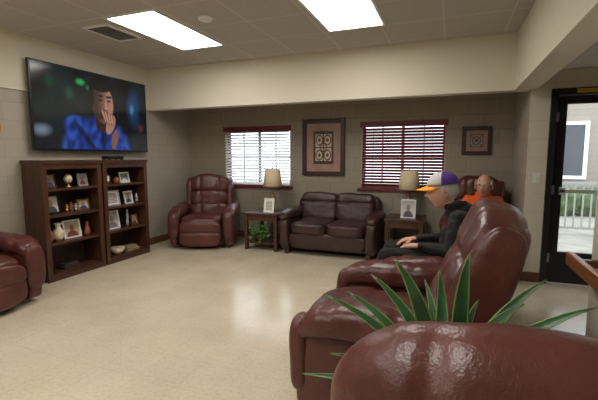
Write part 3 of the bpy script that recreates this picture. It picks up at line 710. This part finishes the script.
def head(parent,c,rot,s,cap=False,hairm=M_hair):
    R=Euler([math.radians(x) for x in rot]).to_matrix().to_4x4()
    M=Matrix.Translation(c)@R@Matrix.Scale(s,4)
    V=[];F=[];nu,nv=64,48
    def G(a,b,sa,sb): return math.exp(-(a/sa)**2-(b/sb)**2)
    def shape(p):
        x,y,z=p; X=x*0.076;Y=y*0.098;Z=z*0.120
        if z<0:
            X*=1-0.30*(-z)**1.5
            if y>0: Y*=1-0.42*(-z)**1.1
            else: Y*=1-0.04*(-z)
        else:
            X*=1-0.03*z
        if y<0:
            fr=min(1,-y*1.6)
            Y-=fr*0.026*G(x,z+0.17,0.17,0.13)
            Y-=fr*0.012*G(x,z-0.0,0.12,0.20)
            Y+=fr*0.010*(G(x-0.36,z-0.06,0.2,0.13)+G(x+0.36,z-0.06,0.2,0.13))
            Y-=fr*0.005*G(x,z-0.25,0.6,0.12)
            Y-=fr*0.006*(G(x,z+0.44,0.3,0.06)+G(x,z+0.56,0.28,0.06))
            Y+=fr*0.003*G(x,z+0.50,0.3,0.025)
            Y-=fr*0.010*G(x,z+0.85,0.3,0.14)
            Y-=fr*0.005*(G(x-0.5,z+0.2,0.2,0.18)+G(x+0.5,z+0.2,0.2,0.18))
        return Vector((X,Y,Z))
    for j in range(nv+1):
        th=math.pi*j/nv
        for i in range(nu):
            ph=2*math.pi*i/nu; V.append((math.sin(th)*math.sin(ph),-math.sin(th)*math.cos(ph),math.cos(th)))
    mi=[]
    for j in range(nv):
        for i in range(nu):
            a=j*nu+i;b=j*nu+(i+1)%nu; F.append((a,a+nu,b+nu,b))
            v=V[a]; mi.append(1 if (v[1]<-0.5 and abs(v[0])<0.27 and -0.60<v[2]<-0.42) else 0)
    add('head',[M@shape(v) for v in V],F,None,parent,True,mats=[M_skin,M_lip],mi=mi)
    for sx in (-1,1):
        cushion('eye',(sx*0.029,-0.081,0.008),(0.0135,0.0125,0.009),M_eye,parent,e=2,n=8,wr=0,M=M)
        cushion('iris',(sx*0.029,-0.0925,0.008),(0.005,0.002,0.005),M_iris,parent,e=2,n=6,wr=0,M=M)
        cushion('eyelid',(sx*0.029,-0.080,0.014),(0.016,0.0135,0.006),M_skin,parent,e=2,n=8,wr=0,M=M)
        cushion('eyebrow',(sx*0.030,-0.092,0.030),(0.019,0.005,0.0035),hairm,parent,e=2.2,n=8,wr=0.001,wf=60,M=M)
        if not cap:
            cushion('temple_hair',(sx*0.076,0.002,0.030),(0.014,0.040,0.034),hairm,parent,e=2.2,n=10,wr=0.003,wf=50,M=M)
            gv=[];gf=[];ng=24
            for i in range(ng):
                a=2*math.pi*i/ng
                for (rr,yy) in ((1.0,-0.104),(1.14,-0.104),(1.14,-0.101),(1.0,-0.101)):
                    gv.append(M@Vector((sx*0.031+0.020*rr*math.cos(a),yy,0.006+0.016*rr*math.sin(a))))
            for i in range(ng):
                for k in range(4): gf.append((i*4+k,i*4+(k+1)%4,((i+1)%ng)*4+(k+1)%4,((i+1)%ng)*4+k))
            add('glasses_rim',gv,gf,M_blackm,parent)
            o=boxes('glasses_temple',[((min(sx*0.052,sx*0.083),-0.104,0.008),(max(sx*0.052,sx*0.083),-0.100,0.012)),((sx*0.083-0.0015,-0.104,0.008),(sx*0.083+0.0015,0.005,0.012))],M_blackm,parent); o.data.transform(M)
            if sx>0:
                o=boxes('glasses_bridge',[((-0.011,-0.106,0.008),(0.011,-0.102,0.011))],M_blackm,parent); o.data.transform(M)
        def earf(q,p):
            p=p.copy()
            rr=math.hypot(q.y,q.z)
            if rr<0.75 and q.x*sx>0: p.x-=sx*0.006*(1-rr/0.75)
            return p
        cushion('ear',(sx*0.082,0.006,-0.008),(0.010,0.019,0.033),M_skin,parent,e=2.3,n=12,f=earf,rot=(8,0,sx*28),wr=0,M=M)
    hv=[];hf=[];idx={}
    def hk(a):
        if a not in idx:
            idx[a]=len(hv); v=shape(V[a]); v=Vector((v.x*1.07,v.y*1.06+0.002,v.z*1.02)); hv.append(M@v)
        return idx[a]
    for f in F:
        c0=[sum(V[a][k] for a in f)/4 for k in range(3)]
        if c0[1]>-0.18 and -0.42<c0[2]<(0.80) and not (abs(c0[0])>0.75 and c0[2]<-0.1 and c0[1]<0.35): hf.append(tuple(hk(a) for a in f))
    add('hair',hv,hf,hairm,parent,True)
    if cap:
        cv=[];cf=[];ci=[];n1,n2=40,12
        for j in range(n2+1):
            th=(math.pi/2*0.90)*j/n2
            for i in range(n1):
                ph=2*math.pi*i/n1
                x=math.sin(th)*math.sin(ph)*0.090; y=-math.sin(th)*math.cos(ph)*0.112; z=0.030+(math.cos(th)**0.8)*0.112
                cv.append(M@Vector((x,y+0.004,z)))
        for j in range(n2):
            for i in range(n1):
                cf.append((j*n1+i,(j+1)*n1+i,(j+1)*n1+(i+1)%n1,j*n1+(i+1)%n1))
                ph=(i+0.5)/n1*360; ci.append(0 if (ph<80 or ph>280) else 1)
        o=add('cap_crown',cv,cf,None,parent,True,mats=[M_capw,M_capp],mi=ci)
        md=o.modifiers.new('t','SOLIDIFY'); md.thickness=0.003
        bv=[];bf=[];nn=20;mm=6
        for j in range(mm+1):
            for i in range(nn+1):
                a=math.radians(-68+136*i/nn); x=0.090*math.sin(a); y=-0.112*math.cos(a)
                ext=0.075*(math.cos(a*1.15))**0.6*j/mm if abs(a*1.15)<math.pi/2 else 0
                bv.append(M@Vector((x*(1-0.05*j/mm),y-ext+0.006,0.046-0.020*(j/mm)-1.4*(x*x))))
        for j in range(mm):
            for i in range(nn): bf.append((j*(nn+1)+i,j*(nn+1)+i+1,(j+1)*(nn+1)+i+1,(j+1)*(nn+1)+i))
        o=add('cap_brim',bv,bf,M_capo,parent,True); md=o.modifiers.new('t','SOLIDIFY'); md.thickness=0.004
        cushion('cap_button',(0,0.004,0.143),(0.008,0.008,0.005),M_capo,parent,e=2,n=6,wr=0,M=M)
def seated(name,loc,rz,J,top,bot,hd,cap,hands,s=1.0):
    r=empty(name,loc,rz,s)
    B=[]
    P=J
    def b(a,ra,c,rc,l): B.append((P[a] if isinstance(a,str) else a,ra,P[c] if isinstance(c,str) else c,rc,l))
    pel=Vector(P['pel']);ch=Vector(P['chest']);be=Vector(P['belly'])
    for dx in (-0.07,0,0.07):
        o=Vector((dx,0,0)); B.append((pel+o,0.115,be+o,0.115,0)); B.append((be+o,0.115,ch+o*1.1,0.105,0))
    B.append((be+Vector((0,-0.05,-0.02)),0.11,be+Vector((0,-0.03,0.05)),0.10,0))
    b('shL',0.07,'shR',0.07,0); B.append((ch,0.10,P['nb'],0.07,0))
    for sd in ('L','R'):
        B.append((ch+Vector((0.06 if sd=='L' else -0.06,0,0.0)),0.10,P['sh'+sd],0.072,0))
        b('sh'+sd,0.072,'el'+sd,0.053,0); b('el'+sd,0.053,'wr'+sd,0.034,0)
        b('hip'+sd,0.105,'kn'+sd,0.072,1); b('kn'+sd,0.070,'an'+sd,0.052,1)
        a=Vector(P['an'+sd]); fl=Vector((a.x*1.08,a.y-0.17,0.045)); B.append((a-Vector((0,-0.02,0.05)),0.045,fl,0.038,2)); B.append((Vector((a.x,a.y+0.02,0.045)),0.042,fl,0.038,2))
    B.append((P['nb'],0.055,P['nt'],0.050,3))
    nb=Vector(P['nb']); n=12; ring=[nb+Vector((0.072*math.sin(2*math.pi*i/n),0.015-0.068*math.cos(2*math.pi*i/n),0.030+0.014*-math.cos(2*math.pi*i/n))) for i in range(n)]
    for i in range(n): B.append((ring[i],0.022,ring[(i+1)%n],0.022,0))
    if cap: B.append((nb+Vector((-0.06,0.10,0.0)),0.04,nb+Vector((0.06,0.10,0.0)),0.04,0)); B.append((nb+Vector((0,0.12,-0.05)),0.05,nb+Vector((0,0.11,0.0)),0.045,0))
    blob('body',B,0.010,[top,bot,M_shoe,M_skin],r,4,fold=0.009)
    for nm,(d,up,th,cu) in hands.items():
        hand('hand_'+nm,Vector(P['wr'+nm])+Vector(d).normalized()*0.03,d,up,th,r,cu,1.0)
    head(r,hd[0],hd[1],hd[2],cap)
    return r
J1=dict(pel=(0,0.10,0.60),belly=(0,0.11,0.74),chest=(0,0.11,0.88),nb=(0,0.05,0.995),nt=(0,0.0,1.06),
 shL=(0.185,0.09,0.93),shR=(-0.185,0.09,0.93),elL=(0.26,0.04,0.69),elR=(-0.27,0.02,0.70),wrL=(0.17,-0.18,0.70),wrR=(-0.14,-0.22,0.70),
 hipL=(0.10,0.05,0.57),hipR=(-0.10,0.05,0.57),knL=(0.17,-0.44,0.60),knR=(-0.16,-0.45,0.60),anL=(0.17,-0.62,0.14),anR=(-0.15,-0.62,0.14))
seated('seated_man_in_cap',(-0.02,3.36,0),-90,J1,M_hood,M_pants,((0,-0.03,1.125),(6,0,4),1.15),True,
  {'L':((-0.35,-0.9,-0.10),(0.1,0,1),(-1,0.2,0),0.45),'R':((0.25,-0.9,-0.12),(0,0,1),(1,0.2,0),0.4)})
J2=dict(pel=(0,0.06,0.60),belly=(0,0.08,0.72),chest=(0,0.10,0.82),nb=(0,0.07,0.92),nt=(0,0.03,0.97),
 shL=(0.17,0.09,0.86),shR=(-0.17,0.09,0.86),elL=(0.24,-0.02,0.66),elR=(-0.24,-0.02,0.66),wrL=(0.14,-0.22,0.68),wrR=(-0.14,-0.22,0.68),
 hipL=(0.09,0.03,0.58),hipR=(-0.09,0.03,0.58),knL=(0.13,-0.44,0.58),knR=(-0.13,-0.44,0.58),anL=(0.13,-0.60,0.14),anR=(-0.13,-0.60,0.14))
seated('seated_man_in_orange',(0.39,5.30,0),0,J2,M_orange,M_grey,((0,-0.01,1.055),(2,0,-14),1.16),False,
  {'L':((-0.3,-0.9,-0.1),(0,0,1),(-1,0,0),0.4),'R':((0.3,-0.9,-0.1),(0,0,1),(1,0,0),0.4)})

# ------------------------------------------------------------- world + camera
w=D.worlds.new('World'); scene.world=w; w.use_nodes=True
bg=w.node_tree.nodes['Background']; bg.inputs['Color'].default_value=(0.88,0.94,1.0,1); bg.inputs['Strength'].default_value=3.2
cam=D.cameras.new('Camera'); co=D.objects.new('Camera',cam); COL.objects.link(co)
co.location=(0,0,1.4); co.rotation_euler=(math.radians(90-6.2),0,math.radians(21.2))
cam.sensor_width=36; cam.lens=390/598*36; cam.clip_start=0.02
scene.camera=co
scene.view_settings.view_transform='Standard'
scene.view_settings.exposure=0.1
